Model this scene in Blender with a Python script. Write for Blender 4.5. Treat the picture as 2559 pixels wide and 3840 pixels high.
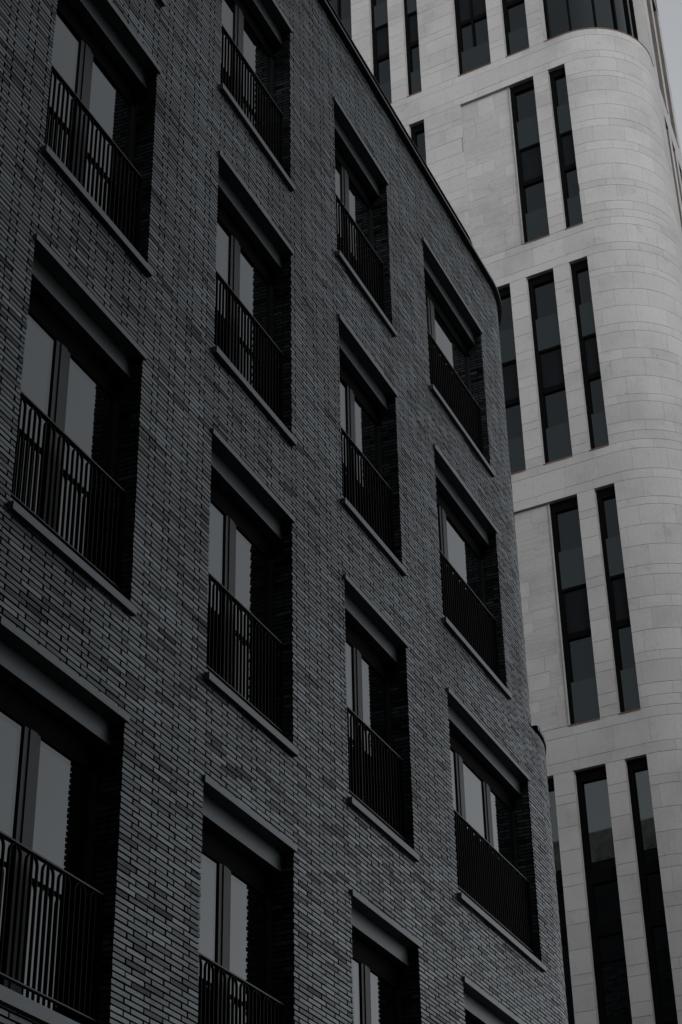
import bpy, math, random
from math import sin, cos, radians, pi, sqrt, ceil
from mathutils import Vector, Matrix

for o in list(bpy.data.objects):
    bpy.data.objects.remove(o)
SC = bpy.context.scene
COL = SC.collection
random.seed(7)
CAMZ = 1.6                                   # eye height; heights below are measured from the eye and lifted by CAMZ

# ------------------------------------------------------------------ camera
yaw, pitch, roll, FPX = 1.1583, 0.5603, -0.0214, 6772.6
fw = Vector((sin(yaw)*cos(pitch), cos(yaw)*cos(pitch), sin(pitch)))
rt = Vector((cos(yaw), -sin(yaw), 0)); up = rt.cross(fw)
r2 = cos(roll)*rt + sin(roll)*up; u2 = -sin(roll)*rt + cos(roll)*up
cam_d = bpy.data.cameras.new('camera'); cam = bpy.data.objects.new('camera', cam_d); COL.objects.link(cam)
cam_d.sensor_fit = 'HORIZONTAL'; cam_d.sensor_width = 36; cam_d.lens = FPX/2559*36
cam_d.clip_start = 0.1; cam_d.clip_end = 5000
m = Matrix((r2, u2, -fw)).transposed().to_4x4(); m.translation = (0, 0, CAMZ)
cam.matrix_world = m
SC.camera = cam

# ------------------------------------------------------------------ world, sun, exposure
SUN = Vector((-0.64, -0.64, 0.42)).normalized()      # towards the bright part of the cloudy sky
SKY_STRENGTH, SUN_STRENGTH, SUN_ANGLE, EXPOSURE = 0.15, 0.5, 25, 0.40
w = bpy.data.worlds.new('World'); SC.world = w; w.use_nodes = True
nt = w.node_tree; bg = nt.nodes['Background']
sky = nt.nodes.new('ShaderNodeTexSky'); sky.sky_type = 'NISHITA'; sky.sun_disc = False
sky.sun_elevation = math.asin(SUN.z); sky.sun_rotation = math.atan2(SUN.x, SUN.y)
sky.air_density = 1.0; sky.dust_density = 0.5; sky.ozone_density = 1.0
hs = nt.nodes.new('ShaderNodeHueSaturation'); hs.inputs['Saturation'].default_value = 0.13
nt.links.new(sky.outputs[0], hs.inputs['Color']); nt.links.new(hs.outputs[0], bg.inputs['Color'])
bg.inputs['Strength'].default_value = SKY_STRENGTH
sl = bpy.data.lights.new('sun', 'SUN'); sl.energy = SUN_STRENGTH; sl.angle = radians(SUN_ANGLE); sl.color = (1.0, 0.985, 0.96)
so = bpy.data.objects.new('sun', sl); COL.objects.link(so)
so.rotation_euler = SUN.to_track_quat('Z', 'Y').to_euler(); so.location = (0, -30, 60)
SC.view_settings.view_transform = 'Standard'; SC.view_settings.look = 'None'
SC.view_settings.exposure = EXPOSURE; SC.view_settings.gamma = 1

# ------------------------------------------------------------------ materials
def mat(name):
    m = bpy.data.materials.new(name); m.use_nodes = True
    return m, m.node_tree, m.node_tree.nodes['Principled BSDF']
def N(nt, t, **k):
    n = nt.nodes.new(t)
    for a, b in k.items():
        if a in n.inputs: n.inputs[a].default_value = b
        else: setattr(n, a, b)
    return n
def ramp(nt, pts, interp='LINEAR'):
    r = nt.nodes.new('ShaderNodeValToRGB'); r.color_ramp.interpolation = interp
    e = r.color_ramp.elements
    while len(e) < len(pts): e.new(0.5)
    for i, (p, c) in enumerate(pts):
        e[i].position = p; e[i].color = (c[0], c[1], c[2], 1) if isinstance(c, tuple) else (c, c, c, 1)
    return r
def mul(nt, a, b, f=1.0):
    x = nt.nodes.new('ShaderNodeMix'); x.data_type = 'RGBA'; x.blend_type = 'MULTIPLY'; x.inputs[0].default_value = f
    nt.links.new(a, x.inputs[6]); nt.links.new(b, x.inputs[7]); return x.outputs[2]

def brick_mat():
    m, nt, b = mat('dark_clinker_brick')
    geo = N(nt, 'ShaderNodeNewGeometry'); tc = N(nt, 'ShaderNodeTexCoord')
    r = ramp(nt, [(0.0, (.010, .012, .013)), (0.16, (.028, .033, .035)), (0.55, (.044, .051, .054)), (0.85, (.058, .067, .071)), (1.0, (.120, .134, .140))])
    nt.links.new(geo.outputs['Random Per Island'], r.inputs[0])
    n1 = N(nt, 'ShaderNodeTexNoise', Scale=0.75, Detail=5.0, Roughness=0.6); nt.links.new(tc.outputs['Object'], n1.inputs['Vector'])
    r1 = ramp(nt, [(0.30, .55), (0.5, 1.0), (0.70, 1.25)]); nt.links.new(n1.outputs['Fac'], r1.inputs[0])
    mp = N(nt, 'ShaderNodeMapping'); mp.inputs['Scale'].default_value = (9, 9, 22); nt.links.new(tc.outputs['Object'], mp.inputs['Vector'])
    n2 = N(nt, 'ShaderNodeTexNoise', Scale=1.0, Detail=6.0, Roughness=0.7); nt.links.new(mp.outputs[0], n2.inputs['Vector'])
    r2_ = ramp(nt, [(0.30, .55), (0.52, 1.0), (0.75, 1.30)]); nt.links.new(n2.outputs['Fac'], r2_.inputs[0])
    c = mul(nt, r.outputs[0], r1.outputs[0]); c = mul(nt, c, r2_.outputs[0])
    nt.links.new(c, b.inputs['Base Color']); b.inputs['Roughness'].default_value = 0.40
    b.inputs['Specular Tint'].default_value = (.84, .97, 1.0, 1)
    # glaze differs from brick to brick and wears off in patches
    g1 = ramp(nt, [(0.0, .10), (0.10, .28), (0.25, .50), (0.60, .66), (0.86, .84), (1.0, 1.0)]); nt.links.new(geo.outputs['Random Per Island'], g1.inputs[0])
    g2 = ramp(nt, [(0.32, .72), (0.5, 1.0), (0.66, 1.10)]); nt.links.new(n1.outputs['Fac'], g2.inputs[0])
    g3 = ramp(nt, [(0.28, .60), (0.46, 1.06), (0.75, 1.22)]); nt.links.new(n2.outputs['Fac'], g3.inputs[0])
    sp = mul(nt, mul(nt, g1.outputs[0], g2.outputs[0]), g3.outputs[0]); nt.links.new(sp, b.inputs['Specular IOR Level'])
    n3 = N(nt, 'ShaderNodeTexNoise', Scale=60.0, Detail=4.0); nt.links.new(tc.outputs['Object'], n3.inputs['Vector'])
    bp = N(nt, 'ShaderNodeBump', Strength=0.35, Distance=0.004); nt.links.new(n3.outputs['Fac'], bp.inputs['Height'])
    nt.links.new(bp.outputs[0], b.inputs['Normal'])
    return m
def plain(name, col, rough=0.6, var=0.15, scale=3.0, spec=0.5, metal=0.0, bump=0.0):
    m, nt, b = mat(name)
    tc = N(nt, 'ShaderNodeTexCoord'); n1 = N(nt, 'ShaderNodeTexNoise', Scale=scale, Detail=6.0, Roughness=0.65)
    nt.links.new(tc.outputs['Object'], n1.inputs['Vector'])
    lo = tuple(c*(1-var) for c in col); hi = tuple(c*(1+var) for c in col)
    r = ramp(nt, [(0.3, lo), (0.7, hi)]); nt.links.new(n1.outputs['Fac'], r.inputs[0]); nt.links.new(r.outputs[0], b.inputs['Base Color'])
    b.inputs['Roughness'].default_value = rough; b.inputs['Specular IOR Level'].default_value = spec; b.inputs['Metallic'].default_value = metal
    if bump:
        n2 = N(nt, 'ShaderNodeTexNoise', Scale=120.0, Detail=3.0); nt.links.new(tc.outputs['Object'], n2.inputs['Vector'])
        bp = N(nt, 'ShaderNodeBump', Strength=bump, Distance=0.002); nt.links.new(n2.outputs['Fac'], bp.inputs['Height']); nt.links.new(bp.outputs[0], b.inputs['Normal'])
    return m
def glass(name, col, ior, wob):
    m, nt, b = mat(name)
    b.inputs['Base Color'].default_value = (*col, 1); b.inputs['Roughness'].default_value = 0.015; b.inputs['IOR'].default_value = ior; b.inputs['Specular Tint'].default_value = (.88, .98, 1.0, 1)
    tc = N(nt, 'ShaderNodeTexCoord'); n1 = N(nt, 'ShaderNodeTexNoise', Scale=1.3, Detail=1.0); nt.links.new(tc.outputs['Object'], n1.inputs['Vector'])
    bp = N(nt, 'ShaderNodeBump', Strength=wob, Distance=0.02); nt.links.new(n1.outputs['Fac'], bp.inputs['Height']); nt.links.new(bp.outputs[0], b.inputs['Normal'])
    return m
def stone_mat():
    m, nt, b = mat('pale_limestone')
    geo = N(nt, 'ShaderNodeNewGeometry'); tc = N(nt, 'ShaderNodeTexCoord')
    r = ramp(nt, [(0.0, (.392, .386, .386)), (0.5, (.420, .413, .413)), (1.0, (.444, .437, .436))]); nt.links.new(geo.outputs['Random Per Island'], r.inputs[0])
    n1 = N(nt, 'ShaderNodeTexNoise', Scale=0.7, Detail=7.0, Roughness=0.62); nt.links.new(tc.outputs['Object'], n1.inputs['Vector'])
    r1 = ramp(nt, [(0.30, .84), (0.5, 1.0), (0.7, 1.06)]); nt.links.new(n1.outputs['Fac'], r1.inputs[0])
    n2 = N(nt, 'ShaderNodeTexNoise', Scale=2.6, Detail=8.0, Roughness=0.7); nt.links.new(tc.outputs['Object'], n2.inputs['Vector'])
    r2_ = ramp(nt, [(0.28, .80), (0.42, 1.0), (1.0, 1.0)]); nt.links.new(n2.outputs['Fac'], r2_.inputs[0])
    n4 = N(nt, 'ShaderNodeTexNoise', Scale=22.0, Detail=4.0, Roughness=0.8); nt.links.new(tc.outputs['Object'], n4.inputs['Vector'])
    r4 = ramp(nt, [(0.3, .90), (0.7, 1.06)]); nt.links.new(n4.outputs['Fac'], r4.inputs[0])
    c = mul(nt, r.outputs[0], r1.outputs[0]); c = mul(nt, c, r2_.outputs[0]); c = mul(nt, c, r4.outputs[0])
    nt.links.new(c, b.inputs['Base Color']); b.inputs['Roughness'].default_value = 0.85; b.inputs['Specular IOR Level'].default_value = 0.2
    return m
M_BRICK = brick_mat()
M_BLOCKER = plain('dark_render', (.05, .053, .056), 0.85, 0.2, 1.0, 0.2)
M_MORTAR = plain('black_mortar', (.004, .004, .0045), 0.95, 0.2, 8, 0.0)
M_STEEL = plain('grey_coated_steel', (.085, .095, .101), 0.38, 0.12, 2.5, 0.6, 0, 0.1)
M_STEEL.node_tree.nodes['Principled BSDF'].inputs['Specular Tint'].default_value = (.84, .97, 1.0, 1)
M_COPE = plain('black_sheet_metal', (.016, .017, .018), 0.45, 0.2, 2.0, 0.5)
M_RAIL = plain('black_gloss_steel', (.006, .006, .0065), 0.4, 0.2, 4.0, 0.3)
M_BARS = plain('black_matt_steel', (.0025, .0025, .0027), 0.5, 0.2, 4.0, 0.05)
M_FRAME = plain('anthracite_frame', (.020, .021, .023), 0.45, 0.1, 3.0, 0.28)
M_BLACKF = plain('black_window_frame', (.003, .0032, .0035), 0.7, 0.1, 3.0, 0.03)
M_BOLT = plain('bright_bolt_steel', (.7, .7, .7), 0.25, 0.05, 5.0, 0.5, 0.9)
M_GLASS = glass('window_glass', (.004, .0045, .005), 1.85, 0.03)
M_GLASS2 = glass('glass_edge_reflection', (.004, .0045, .005), 1.74, 0.03)  # dimmer strip imitating the offset reflection of double glazing
M_LGLASS = glass('mirror_like_glass', (.001, .0012, .0014), 1.72, 0.004)
M_PALE = plain('sunlit_pale_brick', (.62, .60, .57), 0.7, 0.45, 1.4, 0.3)  # pale colour stands in for sun on the parapet brick
M_WGLASS = glass('dark_teal_glass', (.002, .004, .005), 1.37, 0.02)
M_GUARD = glass('guard_glass', (.004, .008, .009), 1.42, 0.02)
M_STONE = stone_mat()
M_BROWN = plain('brown_granite', (.13, .118, .108), 0.7, 0.25, 1.5, 0.3)
M_JOINT = plain('stone_joint', (.17, .165, .16), 0.95, 0.2, 5.0, 0.1)
M_FLASH = plain('bronze_flashing', (.16, .085, .05), 0.5, 0.2, 5.0, 0.4)
M_SPAN = plain('dark_spandrel_panel', (.007, .009, .011), 0.4, 0.15, 2.0, 0.05)
M_BACK = plain('dark_reveal_metal', (.012, .012, .012), 0.7, 0.2, 4.0, 0.2)
M_ROOF = plain('roof_felt', (.05, .05, .05), 0.9, 0.3, 1.0, 0.1)
M_GROUND = plain('paving', (.06, .06, .06), 0.9, 0.3, 0.3, 0.2)
M_ROAD = plain('asphalt', (.045, .045, .047), 0.9, 0.3, 0.6, 0.2)

# ------------------------------------------------------------------ mesh helpers
class MB:
    def __init__(s): s.v = []; s.f = []; s.mi = []
    def quad(s, a, b, c, d, mi=0):
        n = len(s.v); s.v += [a, b, c, d]; s.f.append((n, n+1, n+2, n+3)); s.mi.append(mi)
    def poly(s, pts, mi=0):
        n = len(s.v); s.v += pts; s.f.append(tuple(range(n, n+len(pts)))); s.mi.append(mi)
    def hexa(s, p, mi=0, skip=()):
        # p: 8 corners, index = 4*dep + 2*vtop + sright ; faces front(dep 0) back bottom top left right
        n = len(s.v); s.v += p
        F = dict(front=(0, 1, 3, 2), back=(4, 6, 7, 5), bottom=(0, 4, 5, 1), top=(2, 3, 7, 6), left=(0, 2, 6, 4), right=(1, 5, 7, 3))
        for k, f in F.items():
            if k not in skip: s.f.append(tuple(n+i for i in f)); s.mi.append(mi)
    def box(s, P, s0, s1, z0, z1, d0, d1, mi=0, skip=(), step=None, curved=lambda s0, s1: False):
        k = 1
        if step and curved(s0, s1): k = max(1, ceil((s1-s0)/step))
        # connected strip along s
        n = len(s.v)
        for i in range(k+1):
            q = s0+(s1-s0)*i/k
            s.v += [P(q, z0, d0), P(q, z1, d0), P(q, z0, d1), P(q, z1, d1)]
        for i in range(k):
            a = n+4*i; b = a+4
            if 'front' not in skip: s.f.append((a, b, b+1, a+1)); s.mi.append(mi)
            if 'back' not in skip: s.f.append((a+2, a+3, b+3, b+2)); s.mi.append(mi)
            if 'bottom' not in skip: s.f.append((a, a+2, b+2, b)); s.mi.append(mi)
            if 'top' not in skip: s.f.append((a+1, b+1, b+3, a+3)); s.mi.append(mi)
        if 'left' not in skip: s.f.append((n, n+1, n+3, n+2)); s.mi.append(mi)
        if 'right' not in skip: e = n+4*k; s.f.append((e, e+2, e+3, e+1)); s.mi.append(mi)
    def build(s, name, mats, parent=None, label=None, smooth=False):
        me = bpy.data.meshes.new(name); me.from_pydata([tuple(p) for p in s.v], [], s.f)
        for m_ in (mats if isinstance(mats, (list, tuple)) else [mats]): me.materials.append(m_)
        me.polygons.foreach_set('material_index', s.mi)
        if smooth: me.polygons.foreach_set('use_smooth', [True]*len(s.f))
        me.update()
        o = bpy.data.objects.new(name, me); COL.objects.link(o)
        if parent: o.parent = parent
        if label: o['label'] = label
        return o
def thing(name, label, cat):
    o = bpy.data.objects.new(name, None); COL.objects.link(o); o['label'] = label; o['category'] = cat
    return o

def cut(a, b, holes):
    iv = [(a, b)]
    for h0, h1 in holes:
        nx = []
        for x, y in iv:
            if h1 <= x or h0 >= y: nx.append((x, y)); continue
            if h0 > x: nx.append((x, h0))
            if h1 < y: nx.append((h1, y))
        iv = nx
    return iv
def clad(mb, P, rows, offs, length, smin, smax, holes, gap, d0, d1, step=None, curved=lambda a, b: False, jit=0.0, mi=0, minlen=0.02, vgap=None, single=0.0):
    vgap = gap if vgap is None else vgap
    for i, (z0, z1) in enumerate(rows):
        hs_ = [(h[0], h[1]) for h in holes if h[2] < z1-1e-3 and h[3] > z0+1e-3]
        off = offs(i)
        for a, b in cut(smin, smax, hs_):
            ln = length
            if b-a < single: ln = b-a; k = 0; x = a
            else: k = math.floor((a-off)/length); x = off+k*length
            while x < b:
                x0 = max(x+vgap/2, a); x1 = min(x+ln-vgap/2, b)
                if x1-x0 > minlen:
                    j = random.uniform(-jit, jit)
                    mb.box(P, x0, x1, z0+gap/2, z1-gap/2, d0+j, d1, mi, ('back',), step, curved)
                x += ln
def backing(mb, P, smin, smax, zmin, zmax, holes, dep, extra_s=(), mi=0):
    S = sorted(set([smin, smax]+[x for h in holes for x in h[:2] if smin < x < smax]+[x for x in extra_s if smin < x < smax]))
    Z = sorted(set([zmin, zmax]+[x for h in holes for x in h[2:4] if zmin < x < zmax]))
    for a, b in zip(S, S[1:]):
        for c, d in zip(Z, Z[1:]):
            ms, mz = (a+b)/2, (c+d)/2
            if any(h[0] < ms < h[1] and h[2] < mz < h[3] for h in holes): continue
            mb.quad(P(a, c, dep), P(b, c, dep), P(b, d, dep), P(a, d, dep), mi)

# ------------------------------------------------------------------ ground
def flat(name, x0, x1, y0, y1, z, m_):
    mb = MB(); mb.quad((x0, y0, z), (x1, y0, z), (x1, y1, z), (x0, y1, z)); o = mb.build(name, m_); o['kind'] = 'structure'; return o
flat('ground', -2500, 2500, -2500, 2500, 0.0, M_GROUND)
flat('road', 24, 31, -300, 300, 0.004, M_ROAD)

# ================================================================== dark brick building
D = 6.262; H = 3.3; HEAD3 = 2.4339+H           # head of the lowest full row, from the eye
PITCH = H/73; NCO = 52                         # brick course and courses per opening
UC, RC, STEP = 19.92, 2.1, 0.52
def dark_map(uc):
    def P(s, z, dep):
        if s <= uc: return (s, D+dep, z+CAMZ)
        a = (s-uc)/RC
        if a <= pi/2: return (uc+(RC-dep)*sin(a), D+RC-(RC-dep)*cos(a), z+CAMZ)
        return (uc+RC-dep, D+RC+(s-uc-RC*pi/2), z+CAMZ)
    return P
P_UP, P_LO = dark_map(UC), dark_map(UC+STEP)
cv_up = lambda a, b: b > UC and a < UC+RC*pi/2
cv_lo = lambda a, b: b > UC+STEP and a < UC+STEP+RC*pi/2
COLS = [('A', 8.652, 10.295), ('B', 11.515, 13.144), ('C', 14.352, 15.965), ('D', 17.180, 19.362)]
WINS = []                                       # (column, row, uL, uR, sill, head)
for c, a, b in COLS:
    for g in range(5):
        head = 2.4339+H*(4-g)
        WINS.append((c, g, a, 19.901 if (c == 'D' and g >= 2) else b, head-NCO*PITCH, head))
HOLES = [(a, b, z0, z1) for _, _, a, b, z0, z1 in WINS]
Z0 = 2.4339-PITCH*89                            # just at the ground
ZTOP = 16.955
nrow = int((ZTOP-Z0)/PITCH)
rows = [(Z0+i*PITCH, Z0+(i+1)*PITCH) for i in range(nrow)]
ZSPLIT = 9.93
LB = 0.2683
offs = lambda i: (11.629 if i % 2 == 0 else 11.629+LB*0.66)+0.0
GAP = 0.0138; VGAP = 0.0185
bld = thing('brick_building', 'dark grey brick apartment block with french windows, arched railings and a rounded corner', 'building')
wall = MB()
rlo = [r for r in rows if r[1] <= ZSPLIT+1e-6]; rup = [r for r in rows if r[1] > ZSPLIT+1e-6]
zs = rup[0][0]
k0 = len(rlo)
SMAX = UC+RC*pi/2+9.0
clad(wall, P_LO, rlo, offs, LB, 3.0, SMAX+STEP, HOLES, GAP, 0.0, 0.021, 0.14, cv_lo, 0.0025, vgap=VGAP)
clad(wall, P_UP, rup, lambda i: offs(i+k0), LB, 3.0, SMAX, HOLES, GAP, 0.0, 0.021, 0.14, cv_up, 0.0025, vgap=VGAP)
arc = lambda uc: [uc+RC*pi/2*i/16 for i in range(17)]
backing(wall, P_LO, 3.0, SMAX+STEP, -CAMZ, zs, HOLES, 0.020, arc(UC+STEP), 1)
backing(wall, P_UP, 3.0, SMAX, zs, 16.96, HOLES, 0.020, arc(UC), 1)
# brick reveals of every opening
DEP = 0.225
for c, g, a, b, z0, z1 in WINS:
    rr = [(z0+i*PITCH, z0+(i+1)*PITCH) for i in range(NCO)]
    for x, sg in ((b, 1), (a, -1)):
        wall.quad((x+sg*.006, D+.016, z0+CAMZ), (x+sg*.006, D+DEP+.1, z0+CAMZ), (x+sg*.006, D+DEP+.1, z1+CAMZ), (x+sg*.006, D+.016, z1+CAMZ), 1)
        for i, (c0, c1) in enumerate(rr):
            m0 = 0.09 if i % 2 else 0.18
            for y0, y1 in ((0.018, m0), (m0+GAP, DEP+.09)):
                p = [(x+q, D+y, z+CAMZ) for q in (0, sg*.006) for z in (c0+GAP/2, c1-GAP/2) for y in (y0, y1)]
                wall.hexa(p, 0, ('back',))
    wall.quad((a, D+.016, z1+CAMZ), (b, D+.016, z1+CAMZ), (b, D+DEP+.1, z1+CAMZ), (a, D+DEP+.1, z1+CAMZ), 1)
    wall.quad((a, D+.016, z0+CAMZ), (a, D+DEP+.1, z0+CAMZ), (b, D+DEP+.1, z0+CAMZ), (b, D+.016, z0+CAMZ), 1)
wall_o = wall.build('wall', [M_BRICK, M_MORTAR], bld)

# roof slab, terrace floor, copings
def arcpts(uc, dep, z, s0, s1, n=20):
    P = dark_map(uc); return [P(s0+(s1-s0)*i/n, z, dep) for i in range(n+1)]
rf = MB()
rf.poly([(3, D+.3, 16.9+CAMZ)]+arcpts(UC, .3, 16.9, UC, UC+RC*pi/2)+[P_UP(SMAX, 16.9, .3), (3, SMAX-UC-RC*pi/2+D+RC, 16.9+CAMZ)])
rf.poly(arcpts(UC, .0, 9.94, UC+.05, SMAX, 30)+list(reversed(arcpts(UC+STEP, .02, 9.94, UC+STEP, SMAX+STEP, 30))))
rf.quad((3, D+.02, -CAMZ), (3, 17.37, -CAMZ), (3, 17.37, 16.9+CAMZ), (3, D+.02, 16.9+CAMZ))
rf.quad((3, 17.37, -CAMZ), (22.5, 17.37, -CAMZ), (22.5, 17.37, 9.94+CAMZ), (3, 17.37, 9.94+CAMZ))
rf.quad((3, 17.371, 9.94+CAMZ), (22.0, 17.371, 9.94+CAMZ), (22.0, 17.371, 16.9+CAMZ), (3, 17.371, 16.9+CAMZ))
rf.build('roof', M_ROOF, bld)
cp = MB()
cp.box(P_UP, 3.0, UC, 16.962, 17.0, -.065, .32, 0)
cp.box(P_UP, UC, SMAX, 16.962, 17.0, -.065, .32, 0, ('left',), .12, cv_up)
cp.build('coping', M_COPE, bld)
tc_ = MB()
clad(tc_, P_LO, [(9.945, 10.02)], lambda i: 0.0, 0.062, 20.44, SMAX+STEP, [], 0.014, -.018, .30, 0.2, lambda a, b: False, .002)
tc_.box(P_LO, 20.44, SMAX+STEP, 9.955, 10.01, -.006, .285, 1, (), .12, cv_lo)
tc_.build('terrace_coping', [M_BRICK, M_MORTAR], bld, 'soldier brick coping on the lower corner step')

# railing of flat bars with round arches
def ribbon(mb, P, pts, t, d0, d1):
    # pts: list of (s, z) centre line in the railing plane, thickness t
    n = len(mb.v); k = len(pts)
    for i, (s, z) in enumerate(pts):
        a = pts[max(0, i-1)]; b = pts[min(k-1, i+1)]
        dx, dz = b[0]-a[0], b[1]-a[1]; l = math.hypot(dx, dz) or 1
        nx, nz = -dz/l*t/2, dx/l*t/2
        mb.v += [P(s+nx, z+nz, d0), P(s-nx, z-nz, d0), P(s-nx, z-nz, d1), P(s+nx, z+nz, d1)]
    for i in range(k-1):
        a = n+4*i; b = a+4
        for j in range(4):
            j2 = (j+1) % 4; mb.f.append((a+j, a+j2, b+j2, b+j)); mb.mi.append(0)
    mb.f.append((n, n+3, n+2, n+1)); mb.mi.append(0); e = n+4*(k-1); mb.f.append((e, e+1, e+2, e+3)); mb.mi.append(0)
def bars_mesh(P, s0, s1, zb, zt, dep, period=0.2072):
    n = max(1, round((s1-s0)/period)); per = (s1-s0)/n; g = per/3; r = g
    mb = MB(); d0, d1 = dep-.011, dep+.011; t = .0085
    for k in range(n):
        x = s0+k*per+g*.5
        top = zt-.014
        cen = top-r
        pts = [(x, zb)]+[(x+r-r*cos(pi*i/12), cen+r*sin(pi*i/12)) for i in range(13)]+[(x+2*r, zb)]
        ribbon(mb, P, pts, t, d0, d1)
        ribbon(mb, P, [(x+r, zb), (x+r, top-.006)], t, d0, d1)
    return mb
def rail_mesh(P, s0, s1, zb, zt, dep, step=None, curved=lambda a, b: False):
    mb = MB()
    mb.box(P, s0, s1, zt-.012, zt, dep-.022, dep+.022, 0, (), step, curved)
    mb.box(P, s0, s1, zb-.010, zb, dep-.018, dep+.018, 0, (), step, curved)
    if not step:
        for x in (s0, s1): mb.box(P, x-.005, x+.005, zb-.010, zt, dep-.018, dep+.018)
    return mb
# roof terrace railing, set back from the parapet and following the corner
rs0, rs1 = 12.0, UC+RC*pi/2+1.5
rr_ = rail_mesh(P_UP, rs0, rs1, 17.09, 18.03, .3, .1, cv_up).build('roof_railing', M_RAIL, bld)
bars_mesh(P_UP, rs0, rs1, 17.09, 18.03, .3).build('arched_bars', M_BARS, rr_)

# window units, built at the origin of their opening (x from 0 to width, z from 0 to height), copied per opening
OH = NCO*PITCH
I = lambda s, z, dep: (s, dep, z)
def window_proto(wd, posts, glass_top=OH-.40):
    fr = MB(); p0, p1 = .200, .262
    fr.box(I, 0, wd, .005, .13, p0, p1)                               # bottom rail
    fr.box(I, 0, .085, .13, glass_top, p0, p1); fr.box(I, wd-.085, wd, .13, glass_top, p0, p1)
    for a, b in posts:
        w3 = (b-a)/3
        fr.box(I, a, a+w3*.8, .13, glass_top, p0+.006, p1); fr.box(I, a+w3*.86, a+w3*2.14, .13, glass_top, p0-.004, p1); fr.box(I, a+w3*2.2, b, .13, glass_top, p0+.006, p1)
        fr.box(I, a+.01, b-.01, .14, glass_top-.01, p0+.022, p1-.002)
    for z in (.56,):
        pass
    E = [.085]+[x for p in posts for x in p]+[wd-.085]
    panes = []
    for a, b in zip(E[0::2], E[1::2]):
        g = MB(); g.box(I, a-.003, b+.003, .127, glass_top+.003, .2215, .2455); g.quad((b-.055, .2212, .14), (b, .2212, .14), (b, .2212, glass_top), (b-.055, .2212, glass_top-.05), 1); g.quad((a, .2212, glass_top-.05), (b-.055, .2212, glass_top-.05), (b, .2212, glass_top), (a, .2212, glass_top), 1); bead = MB()
        panes.append(g)
    hp = MB(); hp.box(I, .002, wd-.002, glass_top, OH-.02, p0+.006, p1)  # near-black sheet, paints in the shade below the shutter box
    return fr, panes, hp
TYPES = {}
def get_type(c, a, b):
    key = (round(b-a, 3))
    if key in TYPES: return TYPES[key]
    wd = b-a
    if c == 'D' and wd > 2.5: posts = [(17.905-a, 18.135-a), (18.815-a, 19.045-a)]
    elif c == 'D': posts = [(17.82-a, 18.05-a)]
    else: posts = [(wd/2-.10-.03, wd/2+.10-.03)]
    fr, panes, hp = window_proto(wd, posts)
    li = MB(); li.box(I, -.012, wd+.03, OH-.006, OH+.05, -.024, .12)
    si = MB()
    # sloping sill: front proud of the brick, rising slightly into the recess
    x0, x1 = -.02, wd+.028
    pr = [(-.04, -.075), (-.04, -.006), (.015, 0.0)]
    si.box(I, x0, x1, -.070, -.004, -.042, .014)
    si.box(I, .002, wd-.002, -.03, .045, .004, .055)
    si.box(I, .002, wd-.002, -.03, .04, .055, .2)
    bx = MB(); bx.box(I, .004, wd-.004, OH-.182, OH-.008, .10, .199)
    ra = rail_mesh(I, .03, wd-.035, .155, 1.03, .088)
    ba = bars_mesh(I, .03, wd-.035, .155, 1.03, .088)
    bo = []
    for z in (.165, .90):
        m1 = MB(); m1.box(I, wd-.030, wd-.001, z, z+.018, .08, .098); bo.append(m1)
    TYPES[key] = dict(hp=hp, fr=fr, panes=panes, li=li, si=si, bx=bx, ra=ra, ba=ba, bo=bo, me={})
    return TYPES[key]
def inst(t, key, mb, name, m_, parent, loc):
    if key not in t['me']:
        o = mb.build(name, m_); t['me'][key] = o.data
    else:
        o = bpy.data.objects.new(name, t['me'][key]); COL.objects.link(o)
    o.parent = parent; o.location = loc
    return o
for c, g, a, b, z0, z1 in WINS:
    t = get_type(c, a, b); L = (a, D, z0+CAMZ); Q = (0, 0, 0)
    wn = inst(t, 'fr', t['fr'], 'window', M_FRAME, bld, L)
    for i, p in enumerate(t['panes']): inst(t, 'p%d' % i, p, 'pane', [M_GLASS, M_GLASS2], wn, Q)
    inst(t, 'hp', t['hp'], 'head_shade_panel', M_BLACKF, wn, Q)  # shade over the window head, put into the colour
    inst(t, 'bx', t['bx'], 'shutter_box', M_STEEL, wn, Q)
    inst(t, 'li', t['li'], 'lintel', M_STEEL, bld, L)
    inst(t, 'si', t['si'], 'window_sill', M_STEEL, bld, L)
    ra = inst(t, 'ra', t['ra'], 'railing', M_RAIL, bld, L)
    inst(t, 'ba', t['ba'], 'arched_bars', M_BARS, ra, Q)
    for i, p in enumerate(t['bo']): inst(t, 'bo%d' % i, p, 'bracket', M_BOLT, ra, Q)

# unseen blocks added to keep sky light and sun off the brick facade
wg = MB(); X0 = -4.5
wg.box(lambda s, z, d: (s, d, z+CAMZ), -16.0, X0, -CAMZ, 32.6, -34.0, 44.0, 0)
wg.box(lambda s, z, d: (s, d, z+CAMZ), X0, 23.0, -CAMZ, 27.0, -26.0, -16.0, 0)
wg.box(lambda s, z, d: (s, d, z+CAMZ), X0, 2.998, -CAMZ, 17.0, D+.02, 17.0, 0)
wg.build('sky_blockers', M_BLOCKER, bld)
pb = MB()
def P_S(s, z, dep): return (X0+.07-dep, s, z+CAMZ)
clad(pb, P_S, [(31.1+i*.125, 31.225+i*.125) for i in range(12)], lambda i: (i % 2)*.25, .5, 20.5, 44, [], .02, 0, .03, jit=.01)
pb.quad(P_S(20.5, 31.1, .025), P_S(44, 31.1, .025), P_S(44, 32.6, .025), P_S(20.5, 32.6, .025), 1)
pb.build('parapet', [M_PALE, M_MORTAR], bld, 'brick parapet coloured sunlit pale, seen mirrored in the low windows of the stone tower')

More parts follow.
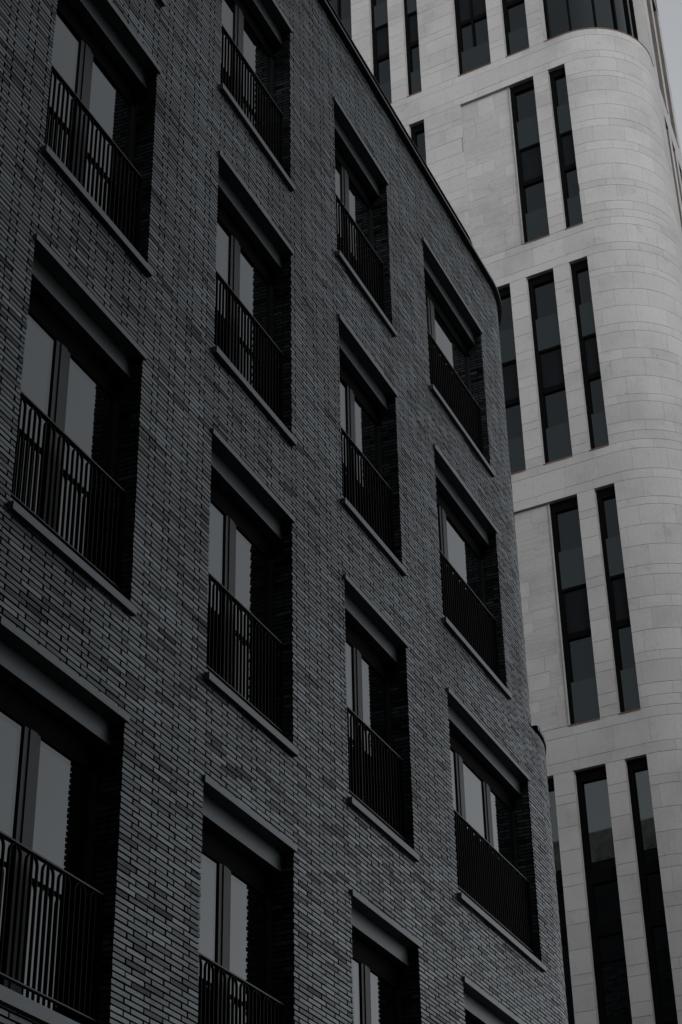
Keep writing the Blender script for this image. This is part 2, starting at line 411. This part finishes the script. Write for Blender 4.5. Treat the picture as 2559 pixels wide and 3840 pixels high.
# ================================================================== pale stone building
PHI = radians(85.63); T = Vector((cos(PHI), sin(PHI))); NN = Vector((-sin(PHI), cos(PHI)))   # along, outward
DW = -35.088; O2 = DW*NN
RW = 1.9; U0 = 11.24                                   # facade is flat for u > U0, then turns the corner
SIDE = radians(3.7); TURN = (PHI-pi/2+pi)             # placeholder, fixed below
c0 = O2+T*U0-NN*RW                                    # centre of the corner
a_start = math.atan2(NN.y, NN.x)                      # radial direction at the start (outward)
side_out = Vector((sin(SIDE), -cos(SIDE)))
a_end = math.atan2(side_out.y, side_out.x)
while a_end < a_start: a_end += 2*pi
ARC = RW*(a_end-a_start); S0 = -U0                    # s = -u, growing to the right
sd = Vector((cos(SIDE), sin(SIDE)))
def P_W(s, z, dep):
    if s <= S0:
        p = O2-T*s-NN*dep
    elif s <= S0+ARC:
        a = a_start+(s-S0)/RW; p = c0+Vector((cos(a), sin(a)))*(RW-dep)
    else:
        p = c0+side_out*(RW-dep)+sd*(s-S0-ARC)
    return (p.x, p.y, z+CAMZ)
cv_w = lambda a, b: b > S0 and a < S0+ARC
SE = S0+ARC                                           # start of the side wall
def side_s(x):                                        # s of a point of the side wall from its world x
    return SE+(x-(c0+side_out*RW).x)/cos(SIDE)
S_END = side_s(42.25); S_MIN = -26.0
hd = [37.446, 30.446, 23.408, 16.342]; sl_ = [38.58, 31.575, 24.516, 17.445]
ZR = 46.2
# openings: u left, u right, sill, head
W = []
def wopen(uL, uR, z0, z1, kind): W.append((-uL, -uR, z0, z1, kind))
TOP = 44.6
for uL, uR, k in ((18.95, 17.93, 'dbl'), (17.29, 16.67, 'one'), (16.16, 15.68, 'one'), (14.495, 13.45, 'dbl'), (12.98, 12.24, 'one')): wopen(uL, uR, sl_[0], TOP, k)
wopen(11.79, 11.24, sl_[0], TOP, 'corner'); c_s1 = side_s(38.15)
W[-1] = (-11.79, c_s1, sl_[0], TOP, 'corner')
for uL, uR in ((16.15, 15.66), (12.99, 12.22), (11.774, 11.262)): wopen(uL, uR, sl_[1], hd[0], 'one')
for uL, uR in ((16.15, 15.66), (14.1, 13.46), (12.99, 12.22), (11.774, 11.262)): wopen(uL, uR, sl_[2], hd[1], 'one')
for uL, uR in ((12.97, 12.21), (11.765, 11.25)): wopen(uL, uR, sl_[3], hd[2], 'one')
for uL, uR in ((16.15, 15.66), (14.1, 13.44), (12.955, 12.20), (11.75, 11.24)): wopen(uL, uR, 3.3, hd[3], 'tall')
for x0, x1 in ((39.02, 40.2), (40.62, 41.75)): W.append((side_s(x0), side_s(x1), sl_[0], TOP, 'side'))
for lv in (0, 1, 2):
    for x0, x1 in ((39.0, 39.6), (40.04, 40.6), (41.0, 41.6)): W.append((side_s(x0), side_s(x1), sl_[lv+1], hd[lv], 'side'))
PANELS = [(-14.5, -12.99, sl_[1], hd[0]), (-16.6, -12.97, sl_[3], hd[2])]
RHOLES = [w_[:4] for w_ in W]+PANELS
# courses
rel = [0, .53, .74, 1.28, 1.82, 2.36, 2.62, 3.17, 3.47, 4.02, 4.56, 4.79, 5.34, 5.64, 5.90, 6.16, 6.77, 7.035]
edges = []
for lv in range(3):
    h_, s_, hn = hd[lv], sl_[lv+1], hd[lv+1]
    for r_ in rel[:14]: edges.append(h_-r_*(h_-s_)/5.90)
    edges.append(s_)
    for r_ in rel[15:17]: edges.append(s_-(r_-5.9)*(s_-hn)/1.135)
edges += [38.32, 37.71, sl_[0]]
z = sl_[0]
for i in range(13):
    z += [.54, .23, .54, .54, .28, .55][i % 6]; edges.append(min(z, ZR))
z = hd[3]; edges.append(z)
i = 0
while z > -1.0:
    z -= [.53, .21, .54, .54, .54, .26, .55, .30, .55, .54, .23, .55, .30][i % 13]; i += 1; edges.append(z)
edges.append(3.3); edges.append(TOP); edges = sorted(set(round(e, 4) for e in edges if e <= ZR))
edges = [e for i, e in enumerate(edges) if i == 0 or e-edges[i-1] > .012]
wrows = list(zip(edges, edges[1:]))
stone = thing('stone_building', 'pale limestone tower with slim dark windows and a rounded corner', 'building')
ws = MB()
ro = [random.uniform(0, 1) for _ in wrows]
lens = .86
for i, r_ in enumerate(wrows):
    tall = r_[1]-r_[0] > .4
    L_ = .86 if tall else .74
    clad(ws, P_W, [r_], lambda _: ro[i]*.2+(.43 if i % 2 else 0), L_, S_MIN, S_END, RHOLES, .0085, 0.0, .012, .16, cv_w, .0012, 0, .03, .0045, .95)
warc = [S0+ARC*i/24 for i in range(25)]
backing(ws, P_W, S_MIN, S_END, -CAMZ, ZR, RHOLES, .0105, warc, 1)
# far end and roof
e0 = P_W(S_END, 0, 0); 
eo = Vector((e0[0], e0[1])); dr = Vector((-sin(SIDE), cos(SIDE)))
ws.quad((eo.x, eo.y+.01, 0), (eo.x+dr.x*10, eo.y+dr.y*10, 0), (eo.x+dr.x*10, eo.y+dr.y*10, ZR+CAMZ), (eo.x, eo.y+.01, ZR+CAMZ), 0)
# reveals in the same stone
RD = .15
for a, b, z0, z1, k in W:
    rd = RD if k not in ('side', 'corner') else .34
    m_ = 2 if k == 'side' else 0
    ss = [a, b] if not cv_w(a, b) else [a]+[x for x in warc if a < x < b]+[b]
    for s_ in (a, b):
        ws.quad(P_W(s_, z0, .0126), P_W(s_, z0, rd), P_W(s_, z1, rd), P_W(s_, z1, .0126), m_)
    for q0, q1 in zip(ss, ss[1:]):
        ws.quad(P_W(q0, z1, .0126), P_W(q1, z1, .0126), P_W(q1, z1, rd), P_W(q0, z1, rd), m_)
        ws.quad(P_W(q0, z0, .0126), P_W(q1, z0, .0126), P_W(q1, z0, rd), P_W(q0, z0, rd), m_)
for a, b, z0, z1 in PANELS:
    ws.quad(P_W(a, z0, .0126), P_W(a, z0, .11), P_W(a, z1, .11), P_W(a, z1, .0126), 0)
    ws.quad(P_W(a, z1, .0126), P_W(b, z1, .0126), P_W(b, z1, .15), P_W(a, z1, .15), 0)
    ws.quad(P_W(a, z0, .0126), P_W(b, z0, .0126), P_W(b, z0, .15), P_W(a, z0, .15), 0)
ws.build('wall', [M_STONE, M_JOINT, M_BROWN], stone)
rw = MB(); pts = [P_W(S_MIN+(S0-S_MIN)*0, ZR, 0)]+[P_W(x, ZR, 0) for x in warc]+[P_W(S_END, ZR, 0), (60, 40, ZR+CAMZ)]
rw.poly(pts)
rw.build('roof', M_ROOF, stone)
# ribbed infill panels
for a, b, z0, z1 in PANELS:
    pm = MB(); dep = .085 if a > -15 else .07
    zz = [z0]
    while zz[-1] < z1-.3: zz.append(zz[-1]+random.choice((.27, .42, .54)))
    zz[-1] = z1
    for i, (c_, d_) in enumerate(zip(zz, zz[1:])):
        x = a-random.uniform(0, .4)
        while x < b:
            x1 = x+random.choice((.38, .52, .70)); u_, v_ = max(x, a), min(x1, b)
            if v_-u_ > .02:
                if random.random() < .68:
                    n = max(1, round((d_-c_)/.042)); h_ = (d_-c_)/n
                    for j in range(n): pm.box(P_W, u_+.002, v_-.002, c_+j*h_+.002, c_+(j+1)*h_-.002, dep, dep+.02, 0, ('back',))
                else: pm.box(P_W, u_+.003, v_-.003, c_+.004, d_-.004, dep+.001, dep+.02, 0, ('back',))
            x = x1
    pm.quad(P_W(a, z0, dep+.0125), P_W(b, z0, dep+.0125), P_W(b, z1, dep+.0125), P_W(a, z1, dep+.0125), 1)
    pm.build('ribbed_panel', [M_STONE, M_JOINT], stone, 'recessed panel of finely ribbed stone')
# windows
def bars(mb, a, b, z0, z1, d0, d1, step=.16): mb.box(P_W, a, b, z0, z1, d0, d1, 0, (), step, cv_w)
for a, b, z0, z1, k in W:
    fr = MB(); rd = RD if k not in ('side', 'corner') else .34
    f0, f1 = rd-.03, rd+.10
    spl = []
    if k in ('one', 'side', 'dbl'):
        if z0 == sl_[0]: spl = [(z0+2.28, z0+3.46)]
        else: spl = [(z1-3.60, z1-2.48)]
    if k == 'corner': spl = []
    if k == 'tall': spl = [(13.88, 13.95), (12.72, 12.80), (10.7, 10.78), (8.3, 9.4), (5.6, 5.7)]
    fw_ = .125 if k != 'corner' else .05
    bars(fr, a, b, z1-.26, z1-.002, f0, f1); bars(fr, a, b, z0+.002, z0+.07, f0, f1)
    bars(fr, a, a+fw_, z0+.07, z1-.26, f0, f1); bars(fr, b-fw_*.32, b, z0+.07, z1-.26, f0, f1)
    mids = []
    if k == 'dbl': mids = [(a+b)/2]
    if k == 'corner': mids = [a+.75, a+1.65, a+2.45, a+3.2, a+3.95]
    for m0 in mids: bars(fr, m0-.03, m0+.03, z0+.07, z1-.26, f0, f1)
    for p0, p1 in spl:
        if p1-p0 <= .5: bars(fr, a+fw_, b-fw_*.32, p0-.16, p1+.06, f0, f1); continue
        bars(fr, a+fw_, b-fw_*.32, p0-.16, p0, f0+.012, f1); bars(fr, a+fw_, b-fw_*.32, p1, p1+.06, f0, f1)
    wn = fr.build('window', M_BLACKF, stone)
    E = [a+fw_]+[x for m0 in mids for x in (m0-.03, m0+.03)]+[b-fw_*.32]
    segs = sorted([z0+.07]+[q for p in spl for q in (p[0]-.16, p[1]+.06)]+[z1-.26])
    for x0, x1 in zip(E[0::2], E[1::2]):
        for q0, q1 in zip(segs[0::2], segs[1::2]):
            if q1-q0 < .1: continue
            g = MB(); g.box(P_W, x0-.004, x1+.004, q0-.004, q1+.004, rd+.04, rd+.065, 0, (), .16, cv_w); g.build('pane', M_LGLASS if k == 'tall' else M_WGLASS, wn, smooth=False)
        for p0, p1 in spl:
            if p1-p0 > .5:
                g = MB(); bars(g, x0-.004, x1+.004, p0-.004, p1+.004, rd+.02, rd+.06); g.build('spandrel', M_SPAN, wn)
    if k in ('one', 'dbl') and not (z0 == sl_[0] and k == 'x'):
        for q0 in ([z0+.07]+[p[1]+.06 for p in spl]):
            g = MB(); bars(g, a+fw_-.012, b-.012, q0, q0+(1.02 if z0 != sl_[0] else .95), rd-.045, rd-.033); g.build('glass_guard', M_GUARD, wn)
    fl = MB(); fl.box(P_W, a, b, z0-.022, z0+.004, -.016, .14, 0, (), .16, cv_w); fl.build('sill_flashing', M_FLASH, wn)
# thin shadow-gap flashing lines along the storey bands
for z in sl_[1:]+hd:
    if z in hd: hol = [(w_[0], w_[1]) for w_ in W if abs(w_[3]-z) < .01]+[(p[0], p[1]) for p in PANELS if abs(p[3]-z) < .01]
    else: hol = [(w_[0], w_[1]) for w_ in W if abs(w_[2]-z) < .01]
    fl = MB()
    for x, y in cut(S_MIN, S_END, hol): fl.box(P_W, x, y, z-.011, z+.011, .004, .014, 0, ('back',), .16, cv_w)
    fl.build('band_joint', M_BACK, stone)
print('bricks', len(wall.f), 'stone', len(ws.f))
